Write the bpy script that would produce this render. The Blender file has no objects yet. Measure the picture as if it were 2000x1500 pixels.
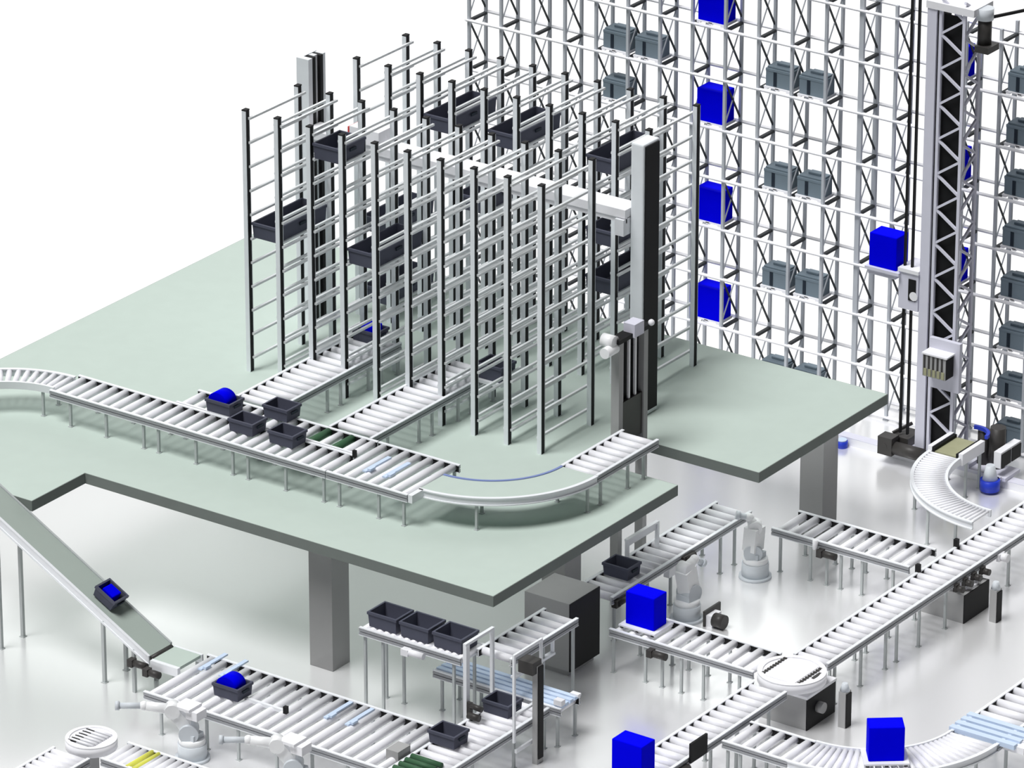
import bpy, math
from mathutils import Vector, Matrix
S = bpy.context.scene
COL = S.collection
PI = math.pi

# ------------------------------------------------------------------ materials
def mat(name, rgb, rough=0.5, metal=0.0, spec=0.3, noise=0.0, alpha=1.0):
    m = bpy.data.materials.new(name); m.use_nodes = True
    nt = m.node_tree; b = nt.nodes['Principled BSDF']
    b.inputs['Base Color'].default_value = (*rgb, 1)
    b.inputs['Roughness'].default_value = rough
    b.inputs['Metallic'].default_value = metal
    b.inputs['Specular IOR Level'].default_value = spec
    b.inputs['Alpha'].default_value = alpha
    if noise:
        tc = nt.nodes.new('ShaderNodeTexCoord'); nz = nt.nodes.new('ShaderNodeTexNoise')
        nz.inputs['Scale'].default_value = 3.0; nz.inputs['Detail'].default_value = 3.0
        rp = nt.nodes.new('ShaderNodeValToRGB')
        lo = tuple(c * (1 - noise) for c in rgb); hi = tuple(min(1, c * (1 + noise)) for c in rgb)
        rp.color_ramp.elements[0].color = (*lo, 1); rp.color_ramp.elements[1].color = (*hi, 1)
        rp.color_ramp.elements[0].position = .35; rp.color_ramp.elements[1].position = .65
        nt.links.new(tc.outputs['Object'], nz.inputs['Vector'])
        nt.links.new(nz.outputs['Fac'], rp.inputs['Fac'])
        nt.links.new(rp.outputs['Color'], b.inputs['Base Color'])
    return m

M = dict(
    deck=mat('deck_sage', (.525, .61, .557), .8, spec=.05, noise=.01),
    floor=mat('floor_polished', (.96, .96, .965), .22, metal=.50, spec=.5),
    white=mat('white_paint', (.92, .92, .95), .45, spec=.3, noise=.01),
    roller=mat('roller_white', (.93, .93, .97), .35, spec=.4, noise=.01),
    rail=mat('rail_aluminium', (.88, .90, .93), .4, spec=.4, noise=.01),
    web=mat('rail_web_shade', (.36, .37, .39), .5, spec=.3, noise=.01),
    edge=mat('deck_edge_shade', (.19, .215, .20), .7, spec=.1, noise=.02),  # darker than the deck top, shade of its sides put into the colour
    leg=mat('leg_grey', (.50, .53, .53), .6, spec=.2, noise=.02),
    post=mat('post_galvanised', (.86, .90, .93), .55, spec=.2, noise=.02),
    wire=mat('bar_zinc', (.84, .86, .87), .5, spec=.3, noise=.01),
    wpost=mat('rack_post_steel', (.56, .59, .63), .55, spec=.2, noise=.02),
    brace=mat('brace_dark', (.05, .055, .06), .6, spec=.2, noise=.03),
    tote=mat('tote_anthracite', (.085, .09, .125), .6, spec=.2, noise=.03),
    binm=mat('bin_slate', (.20, .255, .30), .6, spec=.2, noise=.03),
    bind=mat('bin_dark', (.02, .03, .045), .6, spec=.2, noise=.03),
    blue=mat('carton_blue', (.0, .0, .85), .7, spec=.02, noise=.02),
    navy=mat('wheel_blue', (.02, .05, .55), .4, spec=.3, noise=.02),
    lav=mat('crane_lavender', (.72, .72, .82), .5, spec=.2, noise=.01),
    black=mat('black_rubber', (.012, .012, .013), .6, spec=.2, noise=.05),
    dark=mat('motor_dark', (.05, .047, .045), .45, spec=.3, noise=.05),
    grey=mat('cabinet_grey', (.40, .40, .40), .6, spec=.2, noise=.01),
    column=mat('column_smoke', (.34, .34, .34), .6, spec=.1, noise=.01, alpha=.80),
    beltg=mat('decline_belt', (.40, .46, .42), .7, spec=.1, noise=.01),
    ltblue=mat('belt_lightblue', (.62, .74, .92), .5, spec=.2, noise=.01),
    bluerail=mat('guide_blue', (.22, .28, .55), .5, spec=.2, noise=.01),
    green=mat('roller_green', (.05, .13, .065), .5, spec=.2, noise=.03),
    red=mat('red_stripe', (.65, .05, .05), .5, spec=.2, noise=.03),
    robot=mat('robot_white', (.95, .96, .97), .35, spec=.4, noise=.01),
    robotg=mat('robot_grey', (.66, .70, .74), .4, spec=.3, noise=.01),
    khaki=mat('khaki_part', (.38, .38, .24), .6, spec=.2, noise=.05),
    yellow=mat('yellow_roller', (.75, .75, .12), .5, spec=.2, noise=.03),
)

# ------------------------------------------------------------------ mesh builder
class MB:
    def __init__(s): s.v = []; s.f = []; s.sm = []
    def quad(s, pts, flip=False):
        i = len(s.v); s.v += [tuple(p) for p in pts]; r = list(range(i, i + len(pts)))
        s.f.append(r[::-1] if flip else r); s.sm.append(False)
    def box(s, x0, y0, z0, x1, y1, z1):
        i = len(s.v)
        s.v += [(x0,y0,z0),(x1,y0,z0),(x1,y1,z0),(x0,y1,z0),(x0,y0,z1),(x1,y0,z1),(x1,y1,z1),(x0,y1,z1)]
        for q in ((3,2,1,0),(4,5,6,7),(0,1,5,4),(1,2,6,5),(2,3,7,6),(3,0,4,7)):
            s.f.append([i+k for k in q]); s.sm.append(False)
        return s
    def bar(s, a, b, w, h=None):
        h = h or w; a = Vector(a); b = Vector(b); d = (b - a).normalized()
        u = Vector((0,0,1)) if abs(d.z) < .95 else Vector((0,1,0))
        r = d.cross(u).normalized(); u = r.cross(d).normalized()
        i = len(s.v)
        for p in (a, b):
            for sx, sz in ((-1,-1),(1,-1),(1,1),(-1,1)):
                s.v.append(tuple(p + r*sx*w/2 + u*sz*h/2))
        for q in ((0,1,2,3),(7,6,5,4),(0,4,5,1),(1,5,6,2),(2,6,7,3),(3,7,4,0)):
            s.f.append([i+k for k in q]); s.sm.append(False)
        return s
    def cyl(s, a, b, r, n=14, r2=None):
        r2 = r if r2 is None else r2
        a = Vector(a); b = Vector(b); d = (b - a).normalized()
        u = Vector((0,0,1)) if abs(d.z) < .95 else Vector((0,1,0))
        x = d.cross(u).normalized(); y = x.cross(d).normalized(); i = len(s.v)
        for p, q in ((a, r), (b, r2)):
            for k in range(n):
                t = 2*PI*k/n; s.v.append(tuple(p + (x*math.cos(t) + y*math.sin(t))*q))
        for k in range(n):
            k2 = (k+1) % n; s.f.append([i+k, i+n+k, i+n+k2, i+k2]); s.sm.append(True)
        s.f.append([i+k for k in range(n)]); s.sm.append(False)
        s.f.append([i+n+k for k in range(n)][::-1]); s.sm.append(False)
        return s
    def prism(s, poly, z0, z1):
        n = len(poly); i = len(s.v)
        s.v += [(x,y,z0) for x,y in poly] + [(x,y,z1) for x,y in poly]
        s.f.append([i+k for k in range(n)][::-1]); s.sm.append(False)
        s.f.append([i+n+k for k in range(n)]); s.sm.append(False)
        for k in range(n):
            k2 = (k+1) % n; s.f.append([i+k, i+k2, i+n+k2, i+n+k]); s.sm.append(False)
        return s
    def ring(s, c, r0, r1, z0, z1, a0, a1, n=24):
        full = abs(a1 - a0) >= 359.9
        m = n if full else n + 1; i = len(s.v)
        for k in range(m):
            t = math.radians(a0 + (a1-a0)*k/n); co, si = math.cos(t), math.sin(t)
            for r, z in ((r0,z0),(r1,z0),(r1,z1),(r0,z1)):
                s.v.append((c[0]+r*co, c[1]+r*si, z))
        for k in range(n):
            A = i + 4*k; B = i + 4*((k+1) % m)
            for p, q in ((0,1),(1,2),(2,3),(3,0)):
                s.f.append([A+p, A+q, B+q, B+p]); s.sm.append(False)
        if not full:
            s.f.append([i,i+3,i+2,i+1]); s.sm.append(False)
            e = i+4*n; s.f.append([e,e+1,e+2,e+3]); s.sm.append(False)
        return s
    def sphere(s, c, r, n=16):
        c = Vector(c); i = len(s.v); m = n//2
        s.v.append(tuple(c+Vector((0,0,r))))
        for j in range(1, m):
            for k in range(n):
                t = PI*j/m; p = 2*PI*k/n
                s.v.append(tuple(c+Vector((math.sin(t)*math.cos(p), math.sin(t)*math.sin(p), math.cos(t)))*r))
        s.v.append(tuple(c-Vector((0,0,r)))); e = len(s.v)-1
        for k in range(n):
            k2 = (k+1) % n
            s.f.append([i, i+1+k, i+1+k2]); s.sm.append(True)
            for j in range(m-2):
                a = i+1+j*n; s.f.append([a+k, a+n+k, a+n+k2, a+k2]); s.sm.append(True)
            a = i+1+(m-2)*n; s.f.append([a+k, e, a+k2]); s.sm.append(True)
        return s
    def build(s, name, m, parent=None, org=None, bevel=0):
        """links one mesh object; vertices are in world space, org = its origin in the world"""
        base = Vector((0,0,0)); p = parent
        while p is not None: base += p.location; p = p.parent
        o_loc = Vector(org) if org is not None else base
        me = bpy.data.meshes.new(name)
        me.from_pydata([tuple(Vector(v)-o_loc) for v in s.v], [], s.f)
        for p, sm in zip(me.polygons, s.sm): p.use_smooth = sm
        me.materials.append(M[m]); me.update()
        import bmesh
        bm = bmesh.new(); bm.from_mesh(me)
        bmesh.ops.recalc_face_normals(bm, faces=bm.faces)
        if bevel:
            bmesh.ops.remove_doubles(bm, verts=bm.verts, dist=1e-5)
            bmesh.ops.bevel(bm, geom=[e for e in bm.edges if e.calc_face_angle(0) > .6], offset=bevel, segments=2, profile=.5, affect='EDGES')
        bm.to_mesh(me); bm.free()
        o = bpy.data.objects.new(name, me); COL.objects.link(o)
        o.location = o_loc - base
        if parent is not None: o.parent = parent
        return o

def tag(o, label, cat, group=None):
    o['label'] = label; o['category'] = cat
    if group: o['group'] = group
    return o
def thing(name, loc, label, cat, group=None):
    o = bpy.data.objects.new(name, None); COL.objects.link(o); o.location = loc
    o.empty_display_size = .2
    return tag(o, label, cat, group)
def struct(o):
    o['kind'] = 'structure'; return o
def copy_part(o, parent, loc):
    c = o.copy(); COL.objects.link(c); c.parent = parent; c.location = loc
    return c
def copy_tree(root, loc):
    r = root.copy(); COL.objects.link(r); r.location = loc
    for ch in list(root.children):
        c = ch.copy(); COL.objects.link(c); c.parent = r
        for g in list(ch.children):
            d = g.copy(); COL.objects.link(d); d.parent = c
    return r

H = 2.70                      # top of the mezzanine deck
# ------------------------------------------------------------------ floor and mezzanine
f = MB(); f.box(-9.6, -24, -.3, 22, 10.35, 0)
fl = struct(f.build('floor', 'floor'))
d = MB()
d.prism([(-9.62,-7.48),(-5.05,-7.48),(-5.05,-6.0),(3.85,-6.0),(3.85,-.37),(2.12,-.37),(2.12,.92),
         (4.73,.92),(4.73,5.24),(-9.62,5.24)], H-.2, H)
dk = thing('mezzanine_deck', (-2,-1,H-.2),
    'large sage green raised deck carrying the tall racks and curved conveyors', 'platform')
d.build('deck_plate', 'deck', dk)
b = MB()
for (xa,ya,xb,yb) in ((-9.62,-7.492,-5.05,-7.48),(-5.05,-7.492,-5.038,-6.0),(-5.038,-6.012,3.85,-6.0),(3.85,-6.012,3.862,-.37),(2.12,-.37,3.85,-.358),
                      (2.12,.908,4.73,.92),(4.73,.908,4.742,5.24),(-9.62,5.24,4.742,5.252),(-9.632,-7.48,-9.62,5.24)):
    b = MB(); b.box(xa,ya,H-.2,xb,yb,H-.004); b.build('edge_shade_band','edge',dk)  # thin dark strip that paints the deck's shaded sides
for (x, y, lab) in ((-.46,-5.5,'smoky grey square column under the long front edge of the green deck'),
                    (2.1,-2.05,'smoky grey square column standing behind the grey cabinet with black door'),
                    (3.6,4.1,'smoky grey square column under the right corner of the green deck')):
    b = MB(); b.box(x, y, 0, x+.5, y+.5, H-.202)
    tag(b.build('support_column', 'column', org=(x+.25,y+.25,0)), lab, 'column', 'deck support columns')

# ------------------------------------------------------------------ conveyors
RR = .073
def legs_for(t, spots, z0, z1, w=.045):
    proto = None
    for (x, y) in spots:
        if proto is None:
            b = MB(); b.box(x-w/2, y-w/2, z0, x+w/2, y+w/2, z1)
            b.box(x-w*.9, y-w*.9, z0, x+w*.9, y+w*.9, z0+.012)
            proto = b.build('leg', 'leg', t, org=(x,y,z0))
        else:
            copy_part(proto, t, Vector((x,y,z0))-t.location)
def side_rail(t, ax, a0, a1, b, z, inner, zz=None):
    """C-section rail along axis ax at cross position b; inner=+1/-1 towards the rollers"""
    b_ = MB()
    def bx(a0, a1, c0, c1, z0, z1):
        c0, c1 = min(c0,c1), max(c0,c1)
        if ax == 'x': b_.box(a0, c0, z0, a1, c1, z1)
        else: b_.box(c0, a0, z0, c1, a1, z1)
    bx(a0, a1, b, b+inner*.058, z-.018, z)                 # top flange
    bx(a0, a1, b+inner*.03, b+inner*.045, z-.15, z-.016)   # back wall of the channel
    bx(a0, a1, b, b+inner*.06, z-.15, z-.138)              # bottom flange
    mid = (a0+a1)/2
    o = b_.build('side_rail', 'rail', t, org=(mid,b,z-.15) if ax=='x' else (b,mid,z-.15))
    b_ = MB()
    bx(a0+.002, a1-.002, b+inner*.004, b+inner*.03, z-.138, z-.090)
    b_.build('rail_web_shade', 'web', o)  # web coloured darker than the rail to imitate its shaded side
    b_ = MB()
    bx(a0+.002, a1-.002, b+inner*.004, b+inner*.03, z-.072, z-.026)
    b_.build('rail_web_shade', 'web', o)
    b_ = MB()
    bx(a0+.004, a1-.004, b+inner*.0455, b+inner*.052, z-.145, z-.02)   # black strip standing in for shade on the inner rail face
    b_.build('inner_face_shade', 'black', o)
    return o
def conveyor(label, group, ax, a0, a1, b0, b1, z, zf=0., pitch=.25, leg_at=(), cat='conveyor',
             lanes=None, green=(), skip=(), roll=True, rails=(1,1), legb=None):
    t = thing('roller_conveyor', ((a0+a1)/2,(b0+b1)/2,zf) if ax=='x' else ((b0+b1)/2,(a0+a1)/2,zf), label, cat, group)
    if rails[0]: side_rail(t, ax, a0, a1, b0, z, +1)
    if rails[1]: side_rail(t, ax, a0, a1, b1, z, -1)
    lanes = lanes or [(a0, a1, b0+.05, b1-.05)]
    for (s0, s1, c0, c1) in lanes:
        n = max(1, int(round((s1-s0)/pitch))); p = (s1-s0)/n; proto = None
        for k in range(n):
            a = s0 + p*(k+.5)
            if any(lo <= a <= hi for lo, hi in skip): continue
            if proto is None:
                b = MB()
                if ax == 'x': b.cyl((a,c0,z-RR),(a,c1,z-RR),RR)
                else: b.cyl((c0,a,z-RR),(c1,a,z-RR),RR)
                proto = b.build('roller', 'roller', t, org=(a,c0,z-RR) if ax=='x' else (c0,a,z-RR))
            else:
                copy_part(proto, t, Vector((a,c0,z-RR) if ax=='x' else (c0,a,z-RR))-t.location)
    lb = legb or (b0+.05, b1-.05)
    sp = []
    for a in leg_at:
        for q in lb: sp.append((a,q) if ax=='x' else (q,a))
    legs_for(t, sp, zf, z-.15)
    return t
def part_box(t, name, m, *bx, bevel=0):
    b = MB(); b.box(*bx); return b.build(name, m, t, bevel=bevel)
def part_cyl(t, name, m, a, b, r, n=18, r2=None):
    q = MB(); q.cyl(a, b, r, n, r2); return q.build(name, m, t)
def motor(t, x, y, z, ax='x', L=.3):
    q = MB(); d = (L,0,0) if ax=='x' else (0,L,0)
    q.cyl((x,y,z),(x+d[0],y+d[1],z),.065,14)
    q.box(x-.08,y-.07,z-.07,x+.03,y+.07,z+.07)
    return q.build('drive_motor', 'dark', t)
DG = 'conveyors on the green deck'; FG = 'conveyors on the floor'
ZD = H+.63
# long front conveyor on the deck, its back lane and the wide section they run into
t = conveyor('long white roller conveyor along the front of the green deck carrying dark totes', DG, 'x', -7.0, -.76, -4.6, -3.72, ZD, H,
     leg_at=(-6.55,-5.72,-4.86,-4.52,-3.67,-2.84,-2.5,-1.66,-.82))
t = conveyor('short back lane of white rollers with two green rollers behind the front deck conveyor', DG, 'x', -4.8, -.76, -3.7, -3.0, ZD, H,
     leg_at=(-4.7,-2.6,-.9), lanes=[(-4.8,-1.95,-3.66,-3.05),(-.95,-.78,-3.66,-3.05)], legb=(-3.06,))
for x in (-1.83,-1.57,-1.31,-1.06):
    part_cyl(t,'roller','green' if x in (-1.83,-1.31) else 'roller',(x,-3.66,ZD-RR),(x,-3.05,ZD-RR),RR,14)
t = conveyor('wide roller conveyor with light blue strips where both deck lanes merge', DG, 'x', -.74, 1.02, -4.6, -3.0, ZD, H,
     leg_at=(-.48,.38,.92))
b = MB(); b.box(-.72,-3.85,ZD,-.66,-3.79,ZD+.13); b.build('stop_post','black',t)
def transfer(t, x, y, L, z):
    b = MB(); b.box(x-.04,y,z+.001,x+.04,y+L,z+.03); b.box(x+.03,y+.05,z+.02,x+.10,y+.2,z+.06); b.build('transfer_belt','ltblue',t)
for x in (-.16,.27): transfer(t,x,-4.25,.75,ZD)
# two feeders into the front rack
t = conveyor('left feeder conveyor running from the deck line into the front rack', DG, 'y', -2.98, .88, -4.09, -3.1, ZD, H,
     leg_at=(-2.4,-1.35,-.95,-.1,.3,.8), lanes=[(-2.834,.856,-4.03,-3.16)], pitch=.246)
t = conveyor('right feeder conveyor running from the deck line into the front rack', DG, 'y', -2.98, .88, -1.9, -.93, ZD, H,
     leg_at=(-2.45,-1.5,-1.1,-.3,.1,.8), lanes=[(-2.834,.856,-1.84,-.99)], pitch=.246)
part_box(t,'side_table','rail',-.93,.28,ZD-.06,-.44,.87,ZD-.001)
# U-turn at the left
def arc_conveyor(label, group, c, r0, r1, a0, a1, z, zf, n_roll, leg_ang=(), belt=None, railm='rail', inner='rail', drop=None, slat=False):
    am = math.radians((a0+a1)/2); rm = (r0+r1)/2
    t = thing('curved_conveyor', (c[0]+rm*math.cos(am), c[1]+rm*math.sin(am), zf), label, 'conveyor', group)
    b = MB(); b.ring(c, r0, r0+.05, z-.14, z, a0, a1, 32); b.build('inner_rail', inner, t)
    b = MB(); b.ring(c, r1-.07, r1, z-.02, z, a0, a1, 40); b.ring(c, r1-.05, r1-.025, z-.13, z-.018, a0, a1, 40)
    b.ring(c, r1-.05, r1, z-.15, z-.128, a0, a1, 40); b.build('outer_rail', railm, t)
    if belt:
        b = MB(); b.ring(c, r0+.045, r1-.06, z-.04, z-.015, a0, a1, 40); b.build('belt', belt, t)
    for k in range(n_roll):
        a = math.radians(a0+(a1-a0)*(k+.5)/n_roll); co, si = math.cos(a), math.sin(a)
        w = RR*.82 if not slat else .03
        part_cyl(t, 'roller', 'roller', (c[0]+(r0+.04)*co, c[1]+(r0+.04)*si, z-w),
                 (c[0]+(r1-.05)*co, c[1]+(r1-.05)*si, z-w), w*.8, 12, w)
    sp = []
    for a in leg_ang:
        a = math.radians(a)
        for r in (r0+.05, r1-.06): sp.append((c[0]+r*math.cos(a), c[1]+r*math.sin(a)))
    legs_for(t, sp, zf, z-.145)
    return t
arc_conveyor('curved white roller conveyor leaving the deck line at the far left', DG, (-7.0,-5.98), 1.5, 2.16, 90, 165, ZD, H, 16, (100,150))
# belt curve at the right end of the deck line
cx, cy = 1.02, -1.98
t = arc_conveyor('curved belt conveyor with blue inner guide at the deck front', DG, (1.02,-2.02), 1.46, 2.26, -90, 0, ZD, H, 0, (-62,-6), belt='deck', railm='rail', inner='bluerail')
b = MB(); b.box(1.03,-4.58,ZD-.15,1.12,-4.24,ZD); b.build('end_bracket','rail',t)
t = conveyor('short roller conveyor on the deck feeding the lift shaft', DG, 'y', -2.0, -.08, 2.46, 3.26, ZD, H, leg_at=(-1.85,-1.0,-.5), pitch=.24)

# ---------------- decline belt
def decl():
    x0, z0, x1, z1 = -1.95, .80, -6.7, 3.36
    y0, y1 = -8.16, -7.50
    t = thing('decline_conveyor', (-4.3,-7.83,0), 'long sloping belt conveyor descending from the green deck to the floor line', 'conveyor', FG)
    def zz(x): return z0+(z1-z0)*(x-x0)/(x1-x0)
    def slab(name, m, ya, yb, dz0, dz1):
        b = MB(); i = 0
        b.v += [(x0,ya,z0+dz0),(x0,yb,z0+dz0),(x0,yb,z0+dz1),(x0,ya,z0+dz1),(x1,ya,z1+dz0),(x1,yb,z1+dz0),(x1,yb,z1+dz1),(x1,ya,z1+dz1)]
        for q in ((0,1,2,3),(7,6,5,4),(0,4,5,1),(1,5,6,2),(2,6,7,3),(3,7,4,0)): b.f.append(list(q)); b.sm.append(False)
        return b.build(name, m, t)
    slab('belt','beltg',y0+.06,y1-.04,-.05,-.01)
    slab('side_rail','rail',y0,y0+.05,-.02,.0); slab('side_rail','rail',y0+.01,y0+.04,-.15,-.02)
    slab('side_rail','rail',y0-.01,y0+.04,-.19,-.15)
    slab('side_rail','leg',y1-.04,y1,-.17,.02)
    part_cyl(t,'end_roller','dark',(x0+.02,y0+.05,z0-.06),(x0+.02,y1-.04,z0-.06),.05)
    for x in (-5.32,-2.97):
        for y in (y0+.03,y1-.03):
            b = MB(); b.box(x-.03,y-.03,0,x+.03,y+.03,zz(x)-.15); b.box(x-.05,y-.05,0,x+.05,y+.05,.012); b.build('leg','leg',t)
    for x in (-2.3,):
        for y in (y0+.03,y1-.03):
            b = MB(); b.box(x-.03,y-.03,0,x+.03,y+.03,zz(x)-.15); b.build('leg','leg',t)
    motor(t,-2.25,y0-.06,.62)
    return t
decl()
t = thing('transfer_belt', (-1.62,-7.83,0), 'short flat belt at the foot of the sloping conveyor', 'conveyor', FG)
part_box(t,'belt','deck',-1.9,-8.12,.70,-1.3,-7.52,.755)
part_box(t,'side_rail','rail',-1.88,-8.2,.60,-1.28,-8.12,.76)
part_box(t,'side_rail','rail',-1.9,-7.52,.60,-1.28,-7.47,.76)
motor(t,-1.85,-8.3,.58,L=.25)
legs_for(t,[(-1.4,-8.15),(-1.4,-7.5)],0,.6)
# ---------------- lower front line
ZL = .75
t = conveyor('wide roller conveyor on the floor below the sloping belt carrying a filled tote', FG, 'x', -1.24, 3.86, -9.2, -7.38, ZL,
     leg_at=(-.89,.1,.78,1.6,2.35,3.1,3.7), lanes=[(-1.24,3.86,-9.15,-7.43)])
b = MB(); b.box(.35,-8.42,ZL-.05,1.2,-8.36,ZL+.012); b.build('lane_divider','rail',t)
b = MB(); b.box(1.24,-8.5,ZL,1.31,-8.43,ZL+.13); b.build('stop_post','black',t)
for x0,y0 in ((-.95,-8.0),(1.95,-8.25)):
    for x in (x0,x0+.45): transfer(t,x,y0,.75,ZL)
part_box(t,'sensor_box','grey',3.6,-8.75,ZL-.1,3.85,-8.4,ZL+.12)
t = conveyor('roller conveyor passing through the small tote lift beside green rollers', FG, 'y', -9.2, -5.7, 3.9, 4.82, ZL, leg_at=(-8.4,-7.9,-6.7,-5.8), pitch=.22)
for k in range(4): part_cyl(t,'green_roller','green',(3.98,-9.05+.17*k,ZL+.01),(4.6,-9.05+.17*k,ZL+.01),.05,12)
t = conveyor('raised roller conveyor on tall legs holding three empty totes in a row', FG, 'x', 1.33, 3.48, -6.45, -5.72, 1.6, leg_at=(1.42,1.8,3.3), pitch=.14, legb=(-6.38,-5.78))
q = MB(); q.cyl((2.35,-6.5,1.45),(2.75,-6.5,1.45),.06); q.box(2.3,-6.56,1.38,2.45,-6.44,1.5); q.build('drive_motor','white',t)
t = conveyor('raised roller conveyor leading from the small tote lift to the grey cabinet', FG, 'y', -6.0, -4.0, 3.5, 4.24, 1.62, leg_at=(-5.0,-4.1), pitch=.24)
b = MB(); b.box(4.14,-5.9,1.2,4.24,-4.7,1.24); b.bar((4.19,-4.72,1.2),(4.19,-4.72,1.5),.05); b.build('lower_brace','rail',t)
t = conveyor('low light blue roller conveyor crossing behind the small tote lift', FG, 'x', 2.32, 5.0, -5.66, -5.04, ZL, leg_at=(2.49,2.95,4.92), lanes=[])
for k in range(4):
    y = -5.6+.14*k
    part_box(t,'strip_belt','ltblue',2.36,y,ZL-.03,4.98,y+.09,ZL+.03)
part_box(t,'end_stop','white',4.84,-5.62,ZL+.03,5.0,-5.5,ZL+.13); part_box(t,'end_stop','white',4.85,-5.15,ZL+.03,5.02,-5.05,ZL+.07)
# ---------------- conveyors of the right-hand floor area
ZF = .90
t = conveyor('roller conveyor leaving the foot of the deck lift with one empty tote', FG, 'y', -1.72, 2.8, 2.6, 3.4, ZF, leg_at=(-1.6,.2,.5,1.83,2.3), pitch=.25)
motor(t,3.42,.55,.78,'y'); motor(t,3.42,-1.6,.74,'y')
b = MB(); b.box(3.3,.05,.60,3.42,.35,.76); b.build('gear_box','white',t)
t = conveyor('roller conveyor behind the far white robot running to the long conveyor', FG, 'x', 4.02, 6.95, 2.48, 3.44, .85, leg_at=(4.2,4.85,5.2,5.5,5.95,6.6), pitch=.27)
motor(t,5.15,2.42,.66,L=.3)
q = MB(); q.cyl((5.02,2.40,.72),(5.02,2.40,.90),.05); q.build('sensor','white',t)
t = conveyor('roller conveyor carrying the blue carton that ends at the round turntable', FG, 'x', 4.0, 7.0, -2.72, -1.78, .85, leg_at=(4.07,4.75,5.1,5.5,5.96,6.7), pitch=.27)
motor(t,4.95,-2.78,.66,L=.3)
t = conveyor('long white roller conveyor from the turntable up to the right picture edge', FG, 'y', -1.78, 6.6, 7.22, 7.95, ZF, leg_at=(-1.5,-.64,.18,.55,1.3,2.2,4.4,5.3), pitch=.245)
for y in (2.45,2.75,3.05,3.35):
    b = MB(); b.cyl((7.98,y,.72),(8.12,y,.72),.06); b.box(7.93,y-.06,.66,8.0,y+.06,.80); b.build('drive_motor','dark',t)
part_box(t,'stop_post','black',7.20,2.28,ZF-.02,7.28,2.36,ZF+.14); part_box(t,'stop_post','black',7.20,3.6,ZF-.02,7.28,3.68,ZF+.14)
b = MB(); b.cyl((7.97,4.0,.75),(8.12,4.0,.75),.08); b.box(7.93,3.9,.68,7.99,4.1,.82); b.build('gear_motor','white',t)
t = conveyor('long white roller conveyor from the turntable down to the bottom picture edge', FG, 'y', -8.2, -3.1, 7.22, 7.95, ZF, leg_at=(-7.9,-6.9,-5.4,-4.6,-3.6), pitch=.245)
b = MB(); b.box(7.96,-6.15,.80,8.0,-5.65,1.16); b.build('side_panel','black',t)
motor(t,7.98,-6.6,.75,'y',L=.4)
arc_conveyor('narrow curved white roller conveyor coming from the storage crane aisle', FG, (6.92,7.08), 1.66, 2.36, 180, 270, .88, 0, 34, (200,240), slat=True)
t = thing('belt_conveyor', (4.9,7.6,0), 'short black edged belt joining the crane aisle to the curved conveyor', 'conveyor', FG)
part_box(t,'belt','khaki',4.66,7.1,.83,5.16,7.9,.87)
part_box(t,'side_rail','black',4.62,7.1,.74,4.68,7.9,.93)
part_box(t,'side_rail','white',4.53,7.1,.72,4.62,7.9,.95)
part_box(t,'side_rail','black',5.14,7.1,.74,5.2,7.9,.93)
part_box(t,'side_rail','white',5.2,7.1,.72,5.29,7.9,.95)
legs_for(t,[(4.57,7.3),(5.25,7.3),(4.57,7.8),(5.25,7.8)],0,.72)
t = conveyor('roller conveyor branching right from the long conveyor near the bottom edge', FG, 'x', 8.0, 9.3, -5.22, -4.3, .85, leg_at=(8.1,8.35,9.1), pitch=.25)
arc_conveyor('broad curved roller conveyor carrying the blue carton at the bottom right', FG, (9.3,-2.66), 1.62, 2.57, -90, 0, .85, 0, 26, (-70,-12))
t = conveyor('roller conveyor with light blue strips at the lower right picture edge', FG, 'y', -2.66, 2.0, 10.93, 11.87, .85, leg_at=(-2.3,-1.2,.4), pitch=.27,
             lanes=[(-1.86,2.0,10.98,11.82)])
for k in range(4):
    y = -2.62+.19*k
    b = MB(); b.box(10.88,y,.80,12.15,y+.12,.885); b.build('strip_belt','ltblue',t)
b = MB(); b.box(11.9,-2.55,.72,12.3,-2.35,.84); b.cyl((12.15,-2.36,.8),(12.15,-1.9,.8),.06); b.build('drive_motor','white',t)
# ---------------- bottom left corner
t = conveyor('roller conveyor with a yellow roller at the bottom left corner', FG, 'x', -.12, 2.3, -11.75, -10.98, .85, leg_at=(.1,1.2,2.1), pitch=.15)
for x in (.42,.56): part_cyl(t,'roller','yellow',(x,-11.72,.805),(x,-11.02,.805),.055)
t = conveyor('roller conveyor running out of the bottom left picture corner', FG, 'y', -14.5, -11.85, -1.05, -.25, .85, leg_at=(-12.2,-13.6), pitch=.17)

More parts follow.
